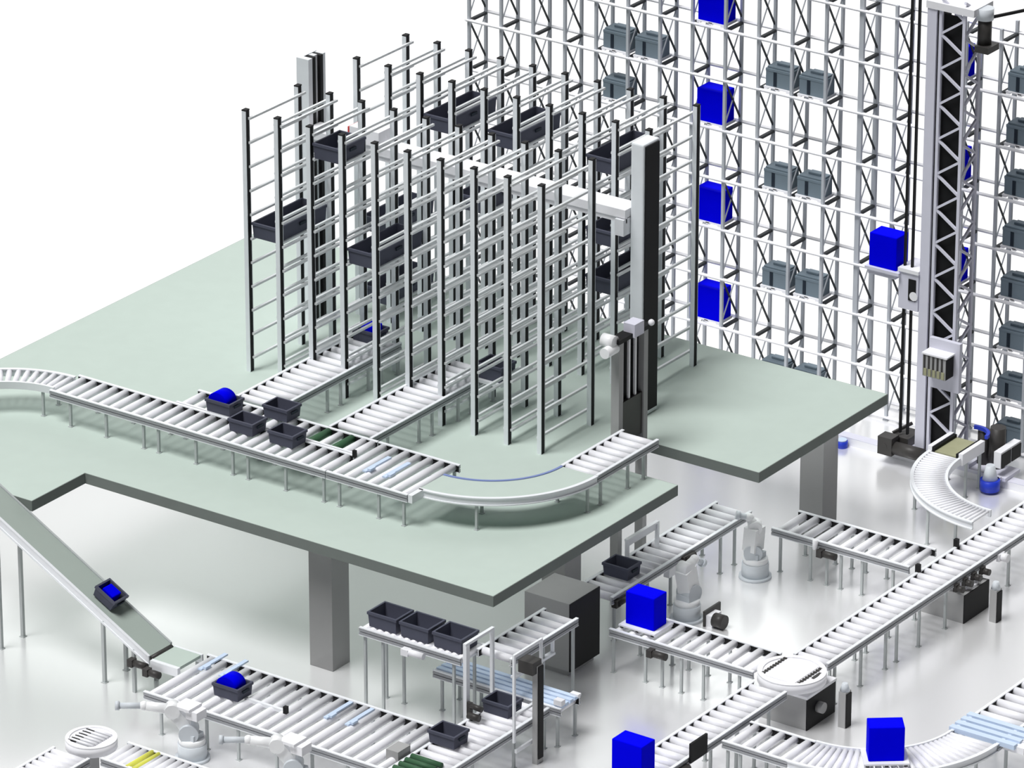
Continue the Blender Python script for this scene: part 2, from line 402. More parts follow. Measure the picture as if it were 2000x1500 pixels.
# ------------------------------------------------------------------ turntables
def turntable(c, r, label, z, disc, nslot=0, zb=0):
    t = thing('turntable', (c[0],c[1],0), label, 'turntable', 'round conveyor turntables')
    b = MB(); b.cyl((c[0],c[1],z-.16),(c[0],c[1],z),r,48); b.build('round_plate', 'white', t)
    b = MB(); b.ring(c, r*.84, r*1.0, z-.005, z+.02, 0, 360, 48); b.build('rim', 'white', t)
    if nslot:
        for k in range(nslot):
            y = c[1]-.24+.48*k/(nslot-1); part_cyl(t,'roller','roller',(c[0]-.24,y,z+.01),(c[0]+.24,y,z+.01),.028,10)
            part_box(t,'slot','black',c[0]-.27,y-.05,z+.001,c[0]-.10,y-.03,z+.022)
            part_box(t,'slot','web',c[0]-.10,y-.05,z+.001,c[0]+.24,y-.032,z+.012)
    else:
        b = MB()
        for s in (-1,1):
            b.box(c[0]+s*.36-.012,c[1]-.38,z+.001,c[0]+s*.36+.012,c[1]+.38,z+.018)
            for k in range(9):
                y = c[1]-.34+.085*k; b.box(c[0]+s*.36-.03,y-.022,z+.001,c[0]+s*.36+.03,y+.022,z+.022)
            b.build('toothed_track', 'dark', t); b = MB()
        b.box(c[0]+.43,c[1]-.05,z,c[0]+.48,c[1]+.2,z+.02); b.build('clamp', 'dark', t)
        b = MB(); b.box(c[0]-.3,c[1]-.42,z,c[0]+.3,c[1]+.42,z+.012); b.build('belt', 'white', t)
    b = MB(); b.cyl((c[0],c[1],zb),(c[0],c[1],z-.16),r*.28,24); b.cyl((c[0],c[1],zb),(c[0],c[1],zb+.04),r*.5,24)
    b.build('pedestal', 'grey', t)
    return t
turntable((7.62,-2.44), .60, 'white round turntable with toothed tracks where the long conveyor is crossed', .93, True, zb=.651)
turntable((-.62,-11.36), .44, 'white round turntable with slots at the bottom left corner', .92, False, 6)

# ------------------------------------------------------------------ totes and packages
def tote_mesh(L, W, Hh, wall=.025, rim=.012):
    b = MB(); x, y = L/2, W/2; ix, iy = x-wall, y-wall; dx = .018
    # outer slightly tapered shell
    o0 = [(-x+dx,-y+dx,0),(x-dx,-y+dx,0),(x-dx,y-dx,0),(-x+dx,y-dx,0)]
    o1 = [(-x,-y,Hh),(x,-y,Hh),(x,y,Hh),(-x,y,Hh)]
    i1 = [(-ix,-iy,Hh),(ix,-iy,Hh),(ix,iy,Hh),(-ix,iy,Hh)]
    i0 = [(-ix+dx,-iy+dx,.02),(ix-dx,-iy+dx,.02),(ix-dx,iy-dx,.02),(-ix+dx,iy-dx,.02)]
    v = len(b.v); b.v += o0+o1+i1+i0
    F = [(3,2,1,0)]
    for k in range(4):
        n = (k+1) % 4
        F += [(k,n,4+n,4+k),(4+k,4+n,8+n,8+k),(8+k,8+n,12+n,12+k)]
    F.append((12,13,14,15))
    for q in F: b.f.append([v+i for i in q]); b.sm.append(False)
    # rim lip
    for (x0,y0,x1,y1) in ((-x-rim,-y-rim,x+rim,-y),(-x-rim,y,x+rim,y+rim),(-x-rim,-y,-x,y),(x,-y,x+rim,y)):
        b.box(x0,y0,Hh-.05,x1,y1,Hh-.002)
    return b
PROTO = {}
def place_tote(name, size, loc, label, group, rz=0, ry=0, grip=True):
    key = (name,)+size
    if key not in PROTO:
        r = thing(name, (0,0,0), '', 'tote')
        body = tote_mesh(*size).build('body', 'tote', r)
        L, W, Hh = size
        for s in (-1,1):
            g = MB(); g.box(s*(L/2+.02)-.012,-.09,Hh*.55,s*(L/2+.02)+.012,.09,Hh*.72); g.build('handle', 'bind', r)
        PROTO[key] = r; first = True
    else: first = False
    r = PROTO[key] if first else copy_tree(PROTO[key], (0,0,0))
    r.location = loc; r.rotation_euler = (0, ry, rz)
    tag(r, label, 'tote', group); return r
TS = (.54,.42,.24)
CT = 'dark totes on the conveyors'
Zt = ZD+.002
place_tote('tote',TS,(-3.83,-3.50,Zt),'dark tote with blue package, leftmost of four totes on the deck line',CT)
place_tote('tote',TS,(-2.95,-3.97,Zt),'empty dark tote on the front deck lane, left of the other empty front one',CT)
place_tote('tote',TS,(-2.83,-3.12,Zt),'empty dark tote on the back deck lane at the mouth of the left feeder',CT)
place_tote('tote',TS,(-2.05,-3.98,Zt),'empty dark tote on the front deck lane nearest the two green rollers',CT)
place_tote('tote',TS,(-3.66,.66,Zt),'dark tote with a blue package at the rack end of the left feeder',CT)
place_tote('tote',(.56,.46,.30),(-.745,.56,Zt),'empty dark tote at the rack end of the right feeder',CT, rz=PI/2*.0)
place_tote('tote',TS,(2.98,-.82,ZF+.002),'empty dark tote on the floor conveyor beside the foot of the deck lift',CT)
for k,(x,l) in enumerate(((1.74,'leftmost of the three'),(2.42,'middle one of the three'),(3.12,'rightmost of the three'))):
    place_tote('tote',(.60,.50,.28),(x,-6.08,1.602),'empty dark tote, %s on the raised conveyor'%l,CT)
place_tote('tote',TS,(4.24,-6.28,ZL+.002),'empty dark tote held inside the small tote lift frame',CT)
place_tote('tote',TS,(4.17,-7.75,ZL+.003),'empty dark tote just above the green rollers near the bottom edge',CT)
place_tote('tote',TS,(.1,-8.42,ZL+.002),'dark tote with blue package on the wide lower conveyor',CT)
sl = math.atan2(3.36-.80, 6.7-1.95)
zx = .80+(3.36-.80)*(3.10-1.95)/(6.7-1.95)
place_tote('tote',(.46,.38,.22),(-3.10,-7.82,zx+.03),'tilted dark tote with a blue package riding down the sloping belt',CT, ry=sl)
def package(loc, size, label, ry=0):
    b = MB(); x,y,z = size; b.box(-x/2,-y/2,0,x/2,y/2,z)
    o = b.build('package','blue',None,org=(0,0,0),bevel=.02); o.location = loc; o.rotation_euler = (0,ry,0)
    return tag(o, label, 'package', 'blue packages inside totes')
def half_drum(loc, label):
    b = MB(); n=12; pr=[]
    for k in range(n+1):
        a=PI*k/n; pr.append((-.20*math.cos(a), .20+.15*math.sin(a)))
    pr += [(.20,0),(-.20,0)]
    i=len(b.v); m=len(pr)
    b.v += [(x,-.15,z) for x,z in pr]+[(x,.15,z) for x,z in pr]
    b.f.append([i+k for k in range(m)]); b.sm.append(False); b.f.append([i+m+k for k in range(m)][::-1]); b.sm.append(False)
    for k in range(m):
        k2=(k+1)%m; b.f.append([i+k,i+k2,i+m+k2,i+m+k]); b.sm.append(k<n)
    o=b.build('package','blue',None,org=(0,0,0)); o.location=loc
    return tag(o,label,'package','blue packages inside totes')
half_drum((-3.88,-3.5,Zt+.021),'blue round-topped package in the left tote on the deck line')
package((-3.63,.66,Zt+.021),(.30,.28,.30),'blue package in the tote at the rack end of the left feeder')
half_drum((.07,-8.42,ZL+.023),'blue round-topped package in the tote on the wide lower conveyor')
package((-3.09-.0,-7.82,zx+.06),(.26,.24,.20),'blue package in the tilted tote on the sloping belt',ry=sl)

# ------------------------------------------------------------------ tote racks on the deck
RX = [-5.48+.7289*k for k in range(10)]
RZ = [7.70-.471*k for k in range(11)]
def tote_rack(y0, y1, label):
    t = thing('tote_rack', (-2.2,(y0+y1)/2,H), label, 'rack', 'tote racks on the deck')
    proto = None
    for x in RX:
        for y in (y0, y1):
            if proto is None:
                b = MB()   # C-section upright, open towards +x
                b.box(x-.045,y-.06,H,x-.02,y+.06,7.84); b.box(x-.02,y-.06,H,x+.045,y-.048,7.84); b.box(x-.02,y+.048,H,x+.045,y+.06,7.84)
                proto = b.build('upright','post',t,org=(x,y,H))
                ln = MB(); ln.box(x-.019,y-.047,H,x+.043,y+.047,7.838); ln.build('channel_shade','black',proto)  # black fill painting shade on the open side of the upright
                cp = MB(); cp.box(x-.047,y-.062,7.84,x+.047,y+.062,7.86); cp.build('cap','black',proto)
            else:
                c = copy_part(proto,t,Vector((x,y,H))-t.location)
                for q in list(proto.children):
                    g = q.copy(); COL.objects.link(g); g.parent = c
    spots = []
    for i, x in enumerate(RX):
        for z in RZ:
            if i < 9: spots.append((x+.075, z))
            if i > 0: spots.append((x-.075, z))
    spots.sort(key=lambda s: (-s[0]*.3-s[1]) if y0 > 0 else (s[0]*-.3+s[1]*0))
    proto = None; rest = MB()
    for k,(x,z) in enumerate(spots):
        if k < 99:
            if proto is None:
                b = MB(); b.box(x-.024,y0,z-.03,x+.024,y1+.12,z+.012)
                proto = b.build('support_bar','wire',t,org=(x,y0,z))
            else: copy_part(proto,t,Vector((x,y0,z))-t.location)
        else: rest.box(x-.024,y0,z-.03,x+.024,y1+.12,z+.012)
    o = rest.build('support_bar','wire',t); o['kind'] = 'stuff'
    return t
tote_rack(-.62,.95,'tall open rack of slim posts at the front of the green deck')
tote_rack(2.76,4.31,'tall open rack of slim posts at the back of the green deck')
TG = 'dark trays in the deck racks'
def tray(r, bay, n, lab):
    y = (-.62+.95)/2 if r == 1 else (2.76+4.31)/2
    place_tote('storage_tray',(.58,1.5,.30),((RX[bay]+RX[bay+1])/2,y,RZ[n]+.0125),lab,TG)
tray(1,0,5,'long dark tray in the leftmost bay of the front rack')
tray(1,3,5,'long dark tray in the fourth bay from the left of the front rack')
place_tote('storage_tray',(.58,.80,.30),((RX[2]+RX[3])/2,-.22,RZ[1]+.0125),'short dark tray high in the third bay from the left of the front rack',TG)
tray(2,2,2,'long dark tray at upper left of the back rack')
tray(2,4,2,'long dark tray at upper middle of the back rack')
tray(2,7,2,'long dark tray at upper right of the back rack beside the thick mast')
tray(2,0,7,'long dark tray in the leftmost bay of the back rack, upper of two')
tray(2,0,10,'long dark tray in the leftmost bay of the back rack, lower of two')
tray(2,3,5,'long dark tray in the fourth bay from the left of the back rack')
tray(2,7,5,'long dark tray in the back rack just left of the thick mast, middle height')
tray(2,7,7,'long dark tray in the back rack just left of the thick mast, lowest there')

# ------------------------------------------------------------------ gantry lift between the two racks
def gantry():
    t = thing('rack_gantry', (-2.2,1.85,H), 'rack gantry with two thick masts and a white cross beam between the deck racks', 'gantry')
    b = MB(); b.box(1.40,1.70,H,1.68,2.22,8.0); b.build('mast','post',t,bevel=.03)
    b = MB(); b.box(1.682,1.74,H+.1,1.70,2.18,7.95); b.build('mast_black','black',t)  # black plate covering the +x face of the mast
    b = MB(); b.box(-6.08,1.70,H,-5.80,1.82,8.05); b.box(-6.08,1.82,H,-6.0,2.22,8.05); b.box(-5.98,1.95,H,-5.86,2.05,8.05); b.box(-5.98,2.14,H,-5.80,2.22,8.05); b.build('mast','post',t)
    b = MB(); b.box(-5.99,1.822,H,-5.82,1.945,8.04); b.build('mast_black','black',t)  # black fill between the mast plates
    b = MB(); b.box(-5.99,2.055,H,-5.79,2.135,8.04); b.build('mast_black','black',t)
    b = MB(); b.box(-5.79,1.55,6.58,1.39,2.02,6.74); b.box(-5.79,1.58,6.48,1.39,1.62,6.58); b.box(-5.79,1.95,6.48,1.39,1.99,6.58); b.build('cross_beam','white',t)
    b = MB(); b.box(1.2,1.5,6.25,1.39,2.05,6.56); b.build('beam_bracket','rail',t)
    b = MB(); b.box(-4.72,1.5,6.76,-4.05,2.05,7.05); b.build('shuttle','white',t)
    b = MB(); b.box(-4.76,1.5,6.78,-4.72,2.05,7.03); b.build('shuttle_stripe','red',t)
    b = MB(); b.box(-4.72,1.485,6.8,-4.45,1.499,6.87); b.build('shuttle_stripe','red',t)
gantry()

# ------------------------------------------------------------------ vertical tote lift in the deck opening
def deck_lift():
    t = thing('tote_lift', (2.45,.3,0), 'vertical tote lift with grey posts passing through the deck opening', 'lift')
    for y in (-.05,.74):
        b = MB(); b.box(2.22,y-.03,0,2.39,y+.10,5.0); b.build('post','grey',t)
    b = MB(); b.box(2.22,.05,2.5,2.27,.71,4.95); b.build('back_panel','black',t)
    for y in (.08,.30,.50):
        b = MB(); b.box(2.30,y,3.75,2.34,y+.05,4.93); b.build('guide_rod','white',t)
    b = MB(); b.box(2.275,.055,2.95,2.36,.705,3.75); b.build('counterweight','dark',t)
    b = MB(); b.box(2.19,-.12,4.95,2.42,.9,5.03); b.build('head_beam','black',t)
    b = MB(); b.cyl((2.1,-.16,5.0),(2.36,-.16,5.0),.12,20); b.cyl((2.3,-.08,4.86),(2.3,-.42,4.86),.10,20); b.build('drive_motor','robot',t)
    b = MB(); b.sphere((2.44,.86,5.06),.06); b.build('sensor','white',t)
    b = MB(); b.box(2.22,.3,4.95,2.46,.6,5.2); b.build('head_box','lav',t)
    b = MB(); b.box(2.25,-.0,1.25,2.31,.75,1.32); b.box(2.25,-.0,1.7,2.31,.75,1.75); b.build('carriage','rail',t)
    b = MB(); b.box(2.80,-.46,.905,2.86,-.40,1.36); b.box(2.80,.50,.905,2.86,.56,1.36); b.box(2.79,-.46,1.36,2.86,.56,1.40); b.box(2.81,-.40,1.24,2.83,.50,1.36)
    b.build('guard_frame','rail',t)
deck_lift()
def small_lift():
    t = thing('frame_lift', (4.35,-6.4,0), 'small tote lift of two upright frames around the lower conveyor', 'lift')
    b = MB(); b.box(3.82,-6.84,.55,3.89,-6.74,2.08); b.box(3.82,-6.06,.9,3.88,-6.0,2.08); b.box(3.82,-6.84,2.08,3.88,-6.0,2.13); b.build('side_frame','rail',t)
    b = MB(); b.box(4.84,-6.84,.55,4.88,-6.79,2.15); b.box(4.84,-6.05,.9,4.88,-6.0,2.15); b.box(4.84,-6.84,2.15,4.88,-6.0,2.2); b.build('side_frame','rail',t)
    b = MB(); b.box(4.93,-6.38,0,5.03,-6.2,1.85); b.build('drive_column','grey',t)
    b = MB(); b.box(5.032,-6.36,.1,5.05,-6.22,1.83); b.build('column_track','black',t)
    b = MB(); b.box(4.72,-6.5,1.72,5.02,-6.24,1.95); b.build('drive_motor','dark',t)
    b = MB(); b.box(3.9,-6.85,.80,3.98,-6.78,1.05); b.cyl((3.97,-6.82,1.0),(4.2,-6.82,.98),.05); b.cyl((3.97,-6.9,.85),(4.2,-6.9,.85),.06); b.build('gear_motor','dark',t)
    b = MB(); b.box(4.84,-6.8,1.05,4.9,-6.1,1.09); b.build('cross_rail','rail',t)
    b = MB(); b.box(4.86,-6.8,.35,4.9,-6.1,.42); b.build('cross_rail','rail',t)
small_lift()

# ------------------------------------------------------------------ cabinets and machine boxes
t = thing('control_cabinet', (3.09,-2.85,0), 'tall grey cabinet with a black door under the green deck corner', 'cabinet')
part_box(t,'body','grey',2.62,-3.32,.12,3.57,-2.40,1.43); part_box(t,'plinth','grey',2.7,-3.25,0,3.5,-2.45,.12)
part_box(t,'side','black',3.571,-3.32,.12,3.59,-2.40,1.43)  # thin black plate over the +x face of the cabinet
def mbox(x0,x1,y0,y1,z1,px,py,label,plabel,ring):
    t = thing('machine_box', ((x0+x1)/2,(y0+y1)/2,0), label, 'cabinet', 'grey machine boxes')
    part_box(t,'body','grey',x0,y0,0,x1,y1,z1); part_box(t,'side','black',x1+.001,y0,.0,x1+.02,y1,z1)  # body with a thin black plate over its +x face
    if ring:
        b = MB(); c = ((x0+x1)/2+.1,(y0+y1)/2)
        b.ring(c,.30,.36,z1,z1+.05,0,360,32); b.ring(c,.16,.22,z1,z1+.07,0,360,28); b.build('ring_gear','white',t)
    else:
        part_cyl(t,'round_knob','grey',(x1+.02,(y0+y1)/2-.1,z1*.55),(x1+.14,(y0+y1)/2-.1,z1*.55),.10)
        part_box(t,'top_plate','white',x0,y0-.02,z1,x1+.03,y1+.02,z1+.05)
    p = thing('guide_post', (px,py,0), plabel, 'post', 'grey guide posts')
    part_box(p,'post_body','grey',px-.07,py-.09,0,px+.07,py+.09,z1+.08); part_box(p,'post_face','black',px+.071,py-.07,0,px+.085,py+.09,z1+.04)
    part_cyl(p,'post_cap','robotg',(px,py,z1+.08),(px,py,z1+.22),.09,16,.05)
mbox(7.1,8.06,-2.66,-1.75,.60,8.5,-2.12,'grey machine box with black door below the crossing turntable','square grey post with black face beside the crossing turntable',False)
mbox(7.1,8.06,2.56,3.42,.55,8.46,3.0,'grey machine box with white rings below the long conveyor','square grey post with black face beside the box with white rings',True)
t = thing('gear_drive', (4.6,-.05,0), 'small white and dark drive unit on the floor behind the blue carton', 'motor')
part_box(t,'housing','white',4.37,-.18,0,4.5,.12,.22); part_cyl(t,'motor_drum','dark',(4.5,-.1,.14),(4.72,-.1,.14),.13); part_box(t,'bracket','dark',4.33,-.22,0,4.37,.3,.3)

# ------------------------------------------------------------------ robots
def robot(base, yaw, pose, label, gripper, wide=.17):
    bx, by = base; cz = math.cos(yaw); sz = math.sin(yaw)
    t = thing('robot_arm', (bx,by,0), label, 'robot', 'white robot arms')
    def W(r, s, z): return (bx + r*cz - s*sz, by + r*sz + s*cz, z)
    b = MB(); b.cyl((bx,by,0),(bx,by,.05),.30,32); b.cyl((bx,by,.05),(bx,by,.30),.25,32); b.build('base','robotg',t)
    b = MB(); b.cyl((bx,by,.30),(bx,by,.40),.23,32); b.build('swivel','robot',t)
    sh = W(.05,0,.55); el = W(*pose[0]); wr = W(*pose[1]); tip = W(*pose[2])
    b = MB(); b.cyl(W(.05,-.16,.52),W(.05,.16,.52),.17,24); b.box(bx-.14,by-.14,.38,bx+.14,by+.14,.5); b.build('shoulder','robotg',t)
    b = MB(); b.bar(sh, el, wide, wide*1.25); b.cyl(W(pose[0][0],-.12,pose[0][2]),W(pose[0][0],.12,pose[0][2]),.13,20); b.build('upper_arm','robot',t)
    b = MB(); b.cyl(el, wr, .10, 18, .075); b.sphere(wr,.085); b.build('forearm','robot',t)
    b = MB(); b.cyl(wr, tip, .055, 14); b.build('wrist','robotg',t)
    if gripper:
        b = MB(); d = (Vector(tip)-Vector(wr)).normalized(); e = Vector(tip)+d*.03
        b.box(e.x-.22,e.y-.16,e.z-.02,e.x+.22,e.y+.16,e.z+.02); b.build('gripper_plate','white',t)
    else:
        b = MB(); d = (Vector(tip)-Vector(wr)).normalized(); e = Vector(tip)
        b.cyl(e, e+d*.07, .08, 16); b.build('tool_flange','robotg',t)
    return t
robot((3.95,2.08), math.radians(215), [(.02,0,1.0),(.12,0,1.18),(.30,0,1.22)], 'white robot arm standing at the far end of the roller conveyors', False, .26)
robot((3.92,-.12), math.radians(80), [(-.05,0,1.0),(.18,0,1.12),(.36,0,1.0)], 'white robot arm standing right behind the blue carton on its conveyor', False, .26)
for x,l in ((.10,'white robot arm in front of the filled tote on the wide lower conveyor'),(2.33,'white robot arm cut by the bottom edge below the wide lower conveyor')):
    t = robot((x,-9.56), math.radians(215), [(.32,.0,.93),(.80,0,1.0),(1.22,0,1.0)], l, False)
    part_box(t,'cover_plate','white',x-.22,-9.78,.98,x+.12,-9.42,1.03); part_box(t,'cover_plate','white',x+.0,-9.72,.82,x+.24,-9.45,.98)
# ------------------------------------------------------------------ wall rack with bins
WX = [-7.77,-6.99,-6.22,-5.46,-4.72,-3.97,-3.22,-2.47,-1.71,-.95,-.19,.57,1.36,2.12,2.88,3.64,4.39,5.15,5.91]
Y0, Y1 = 9.55, 10.12
WZ = [1.03*k for k in range(1,9)]
def wall_rack():
    t = thing('storage_rack', (-1,9.8,0), 'very tall open storage rack with cross bracing along the back', 'rack')
    up = None
    for k, x in enumerate(WX):
        w = .028 if k != 12 else .05
        b = MB(); b.box(x-w,Y0-.03,0,x+w,Y0+.03,8.47); b.box(x-w,Y1-.03,0,x+w,Y1+.03,8.47)
        b.box(x-.05,Y0-.05,0,x+.05,Y0+.05,.02); b.box(x-.05,Y1-.05,0,x+.05,Y1+.05,.02)
        u = b.build('upright_frame','wpost',t,org=(x,Y0,0))
        b = MB()
        for z in [0.0]+WZ[:-1]:
            b.bar((x,Y0+.02,z+.97),(x,Y1-.02,z+.1),.03,.03)
        b.build('diagonal_brace','brace',u)
        b = MB()
        for z in [0.0]+WZ[:-1]:
            b.bar((x,Y0+.02,z+.1),(x,Y1-.02,z+.97),.02,.02)
        b.build('light_brace','wpost',u)
    for z in [.08]+WZ:
        for y in (Y0-.042, Y1+.042):
            b = MB(); b.box(WX[0]-.05,y-.010,z-.045,WX[-1]+.05,y+.010,z-.012)
            b.box(WX[0]-.05,y-.05,z-.014,WX[-1]+.05,y+.05,z)
            b.build('shelf_beam','white',t)
    arms = [(x,z) for z in WZ for x in WX]; arms.sort(key=lambda a: -a[0]*.58-a[1]*.4)
    vis = [a for a in arms if a[1] > 0]
    proto = None; rest = MB()
    for k,(x,z) in enumerate(vis):
        def shape(b, x=x, z=z):
            b.box(x-.02,Y0+.03,z-.05,x+.05,Y1-.03,z+.0)
        if k < 99:
            if proto is None:
                b = MB(); shape(b); proto = b.build('shelf_arm','brace',t,org=(x,Y0,z))
            else: copy_part(proto,t,Vector((x,Y0,z))-t.location)
        else: shape(rest)
    o = rest.build('shelf_arm','brace',t); o['kind'] = 'stuff'
wall_rack()
def pallet(x, z, label, w=.60, dpt=.46, y=9.80):
    t = thing('load_tray', (x,y,z), label, 'tray', 'white load trays')
    b = MB(); b.box(x-w/2,y-dpt/2,z+.03,x+w/2,y+dpt/2,z+.055)
    for s in (-1,0,1): b.box(x+s*(w/2-.05)-.04,y-dpt/2,z,x+s*(w/2-.05)+.04,y+dpt/2,z+.03)
    b.build('deck_board','white',t)
    b = MB()
    b.box(x-.04,y-dpt/2-.004,z+.032,x+.04,y-dpt/2-.001,z+.05)
    b.build('foot_mark','dark',t)
BINP = None
def wbin(x, k, lab):
    global BINP
    z = (WZ[k-1] if k else .08)
    pallet(x, z+.002, 'white tray under the '+lab.replace('bin above the deck racks, ','bin group, ').replace('between blue cartons and mast, ','by the cartons, '))
    z += .058
    if BINP is None:
        r = thing('lidded_bin', (0,0,0), '', 'bin')
        b = MB(); b.box(-.28,-.19,0,.28,.19,.36); b.box(-.285,-.195,.30,.285,.195,.36); b.build('body','binm',r,bevel=.008)
        b = MB(); b.box(-.26,-.17,.36,.26,.17,.40); b.build('lid','binm',r,bevel=.01)
        b = MB(); b.box(-.12,-.05,.40,.16,.10,.45); b.build('handle','binm',r,bevel=.01)
        b = MB(); b.box(-.10,-.2,0.02,-.03,-.19,.30); b.build('slot','bind',r)
        BINP = r
    else: r = copy_tree(BINP,(0,0,0))
    r.location = (x,9.80,z)
    tag(r, 'grey lidded '+lab, 'bin', 'grey bins on the tall rack')
c = lambda i: (WX[i]+WX[i+1])/2+.03
names = {0:'at floor level',1:'on the first shelf up',2:'on the second shelf up',3:'on the third shelf up',4:'on the fourth shelf up',5:'on the fifth shelf up',6:'on the sixth shelf up',7:'on the seventh shelf up'}
wbin(c(4),6,'bin above the deck racks, upper left of three')
wbin(c(5),6,'bin above the deck racks, upper right of three')
wbin(c(4),5,'bin above the deck racks, lowest of three')
for k, w in ((6,'top'),(4,'second highest'),(2,'third highest'),(0,'lowest')):
    wbin(c(9),k,'bin of the %s pair between blue cartons and mast, left one'%w)
    wbin(c(10),k,'bin of the %s pair between blue cartons and mast, right one'%w)
for k in range(0,8):
    wbin(c(16),k,'bin right of the lattice mast %s'%names[k])
CGp = 'blue cartons'
def carton(x, y, z, size, lab, rz=0):
    b = MB(); a,bb,h = size; b.box(-a/2,-bb/2,0,a/2,bb/2,h)
    o = b.build('carton','blue',None,org=(0,0,0),bevel=.015); o.location=(x,y,z); o.rotation_euler=(0,0,rz)
    return tag(o, lab, 'carton', CGp)
for k, w in ((7,'cut by the top edge'),(5,'second from the top'),(3,'third from the top'),(1,'lowest')):
    pallet(c(7)-.02, WZ[k-1]+.002, 'white tray under the stacked column blue carton '+w, .64, .46)
    carton(c(7)-.02, 9.80, WZ[k-1]+.058, (.60,.42,.66), 'blue carton in the rack column left of the mast, '+w)
for k, w in ((7,'highest'),(5,'middle'),(3,'lowest')):
    pallet(c(14)+.0, WZ[k-1]+.002, 'white tray under the %s blue carton behind the lattice mast'%w, .60, .46)
    carton(c(14)+.0, 9.80, WZ[k-1]+.058, (.56,.42,.62), 'blue carton half hidden behind the lattice mast, %s of three'%w)

# ------------------------------------------------------------------ storage crane
def crane():
    t = thing('storage_crane', (3.9,8.3,0), 'tall stacker crane with lattice mast in front of the storage rack', 'crane')
    ya, yb = 8.05, 8.60; xa, xb = 3.97, 4.47; zt = 9.2
    b = MB(); b.box(3.70,8.0,.30,3.90,8.5,zt); b.build('guide_column','lav',t)
    b = MB(); b.box(3.902,8.05,.3,3.95,8.45,zt); b.build('cable_chain','black',t)
    b = MB()
    for x,y in ((xa,ya),(xb,ya),(xa,yb),(xb,yb)): b.box(x-.03,y-.03,.3,x+.03,y+.03,zt)
    b.build('lattice_chords','lav',t)
    b = MB(); z = .45; k = 0; p = .345
    while z < zt-.3:
        b.bar((xa,ya,z),(xb,ya,z+p),.045); b.bar((xb,ya,z+p),(xa,ya,z+2*p),.045)
        b.bar((xb,ya,z),(xb,yb,z+p),.045); b.bar((xb,yb,z+p),(xb,ya,z+2*p),.045)
        z += 2*p
    b.build('lattice_braces','lav',t)
    b = MB(); b.box(xa+.02,ya+.08,.35,xb-.03,ya+.1,zt-.1); b.build('inner_panel','black',t)
    b = MB(); b.box(3.68,7.98,zt,4.7,8.66,zt+.14); b.build('head_plate','white',t)
    b = MB(); b.cyl((4.75,8.3,8.55),(4.75,8.3,9.1),.13,20); b.box(4.66,8.1,8.5,4.95,8.5,8.62); b.build('head_motor','dark',t)
    b = MB(); b.cyl((4.75,8.3,9.1),(4.75,8.3,9.32),.16,20); b.build('motor_cover','robotg',t)
    b = MB(); b.bar((4.8,8.35,9.12),(6.0,9.2,9.45),.05); b.build('top_arm','black',t)
    for x in (3.31,3.47):
        b = MB(); b.box(x-.018,8.08,.55,x+.018,8.14,9.7); b.build('hoist_rope','black',t)
    # carriage with load fork
    b = MB(); b.box(3.26,7.98,3.15,3.69,8.03,3.92); b.build('carriage_plate','lav',t)
    b = MB(); b.box(3.48,7.965,3.35,3.64,7.979,3.78); b.build('carriage_window','black',t)
    b = MB(); b.cyl((3.6,7.96,3.45),(3.6,7.965,3.45),.09); b.build('pulley','white',t)
    b = MB(); b.box(2.55,7.9,3.80,3.3,8.5,3.86); b.box(2.6,7.95,3.70,3.2,8.4,3.8); b.build('load_fork','lav',t)
    b = MB(); b.box(3.25,7.95,3.9,3.7,8.55,3.97); b.build('carriage_arm','white',t)
    # control box
    b = MB(); b.box(4.02,7.9,1.75,4.68,8.0,2.75); b.build('mounting_plate','lav',t)
    b = MB(); b.box(4.05,7.62,2.08,4.55,7.9,2.52); b.build('control_box','grey',t)
    b = MB()
    for k in range(5): b.box(4.07+.095*k,7.612,2.10,4.11+.095*k,7.62,2.5)
    b.build('box_fins','dark',t)
    b = MB()
    for k in range(5): b.box(4.085+.095*k,7.60,2.1,4.145+.095*k,7.618,2.24)
    b.build('terminals','khaki',t)
    b = MB(); b.box(4.552,7.63,2.09,4.56,7.89,2.51); b.build('side_cover','black',t)
    b = MB(); b.box(4.03,7.6,2.52,4.58,7.92,2.55); b.build('box_roof','white',t)
    # base
    b = MB(); b.box(3.0,8.0,.165,4.9,8.66,.32); b.build('base_beam','lav',t)
    b = MB(); b.box(3.05,7.72,.19,3.36,7.99,.55); b.cyl((3.36,7.85,.33),(3.98,7.85,.33),.13,20); b.cyl((3.2,7.715,.38),(3.2,7.72,.38),.05); b.build('drive_motor','dark',t)
    b = MB(); b.box(3.2,8.0,.32,3.55,8.5,.5); b.bar((3.15,8.1,.5),(3.4,8.4,.66),.05); b.build('rope_anchor','dark',t)
    b = MB(); b.cyl((5.5,7.78,.05),(5.5,7.78,.26),.19,28); b.build('guide_wheel','navy',t)
    b = MB(); b.cyl((5.5,7.78,.26),(5.5,7.78,.55),.15,24,.08); b.build('wheel_hub','robotg',t)
    b = MB(); b.box(4.9,8.0,.17,5.7,8.55,.24); b.box(5.38,7.7,.2,5.62,8.0,.26); b.build('wheel_bracket','lav',t)
    b = MB(); b.cyl((4.98,8.4,.24),(4.98,8.4,.92),.12,20); b.build('travel_motor','dark',t)
    b = MB(); b.cyl((5.28,8.4,.24),(5.28,8.4,1.05),.15,20); b.build('travel_motor','dark',t)
    b = MB(); b.box(5.45,7.98,.42,5.60,8.72,.74); b.build('drive_box','white',t)
    for ya_,yb_ in ((8.0,8.34),(8.38,8.71)):
        b = MB(); b.box(5.602,ya_,.43,5.615,yb_,.70); b.build('drive_vent','black',t)
crane()
t = thing('crane_rail', (-1,8.19,0), 'pale lavender floor rail under the stacker crane', 'rail')
part_box(t,'rail_beam','white',-8,8.08,0,9,8.30,.15); part_box(t,'rail_cap','lav',-8,8.08,.15,9,8.30,.163)
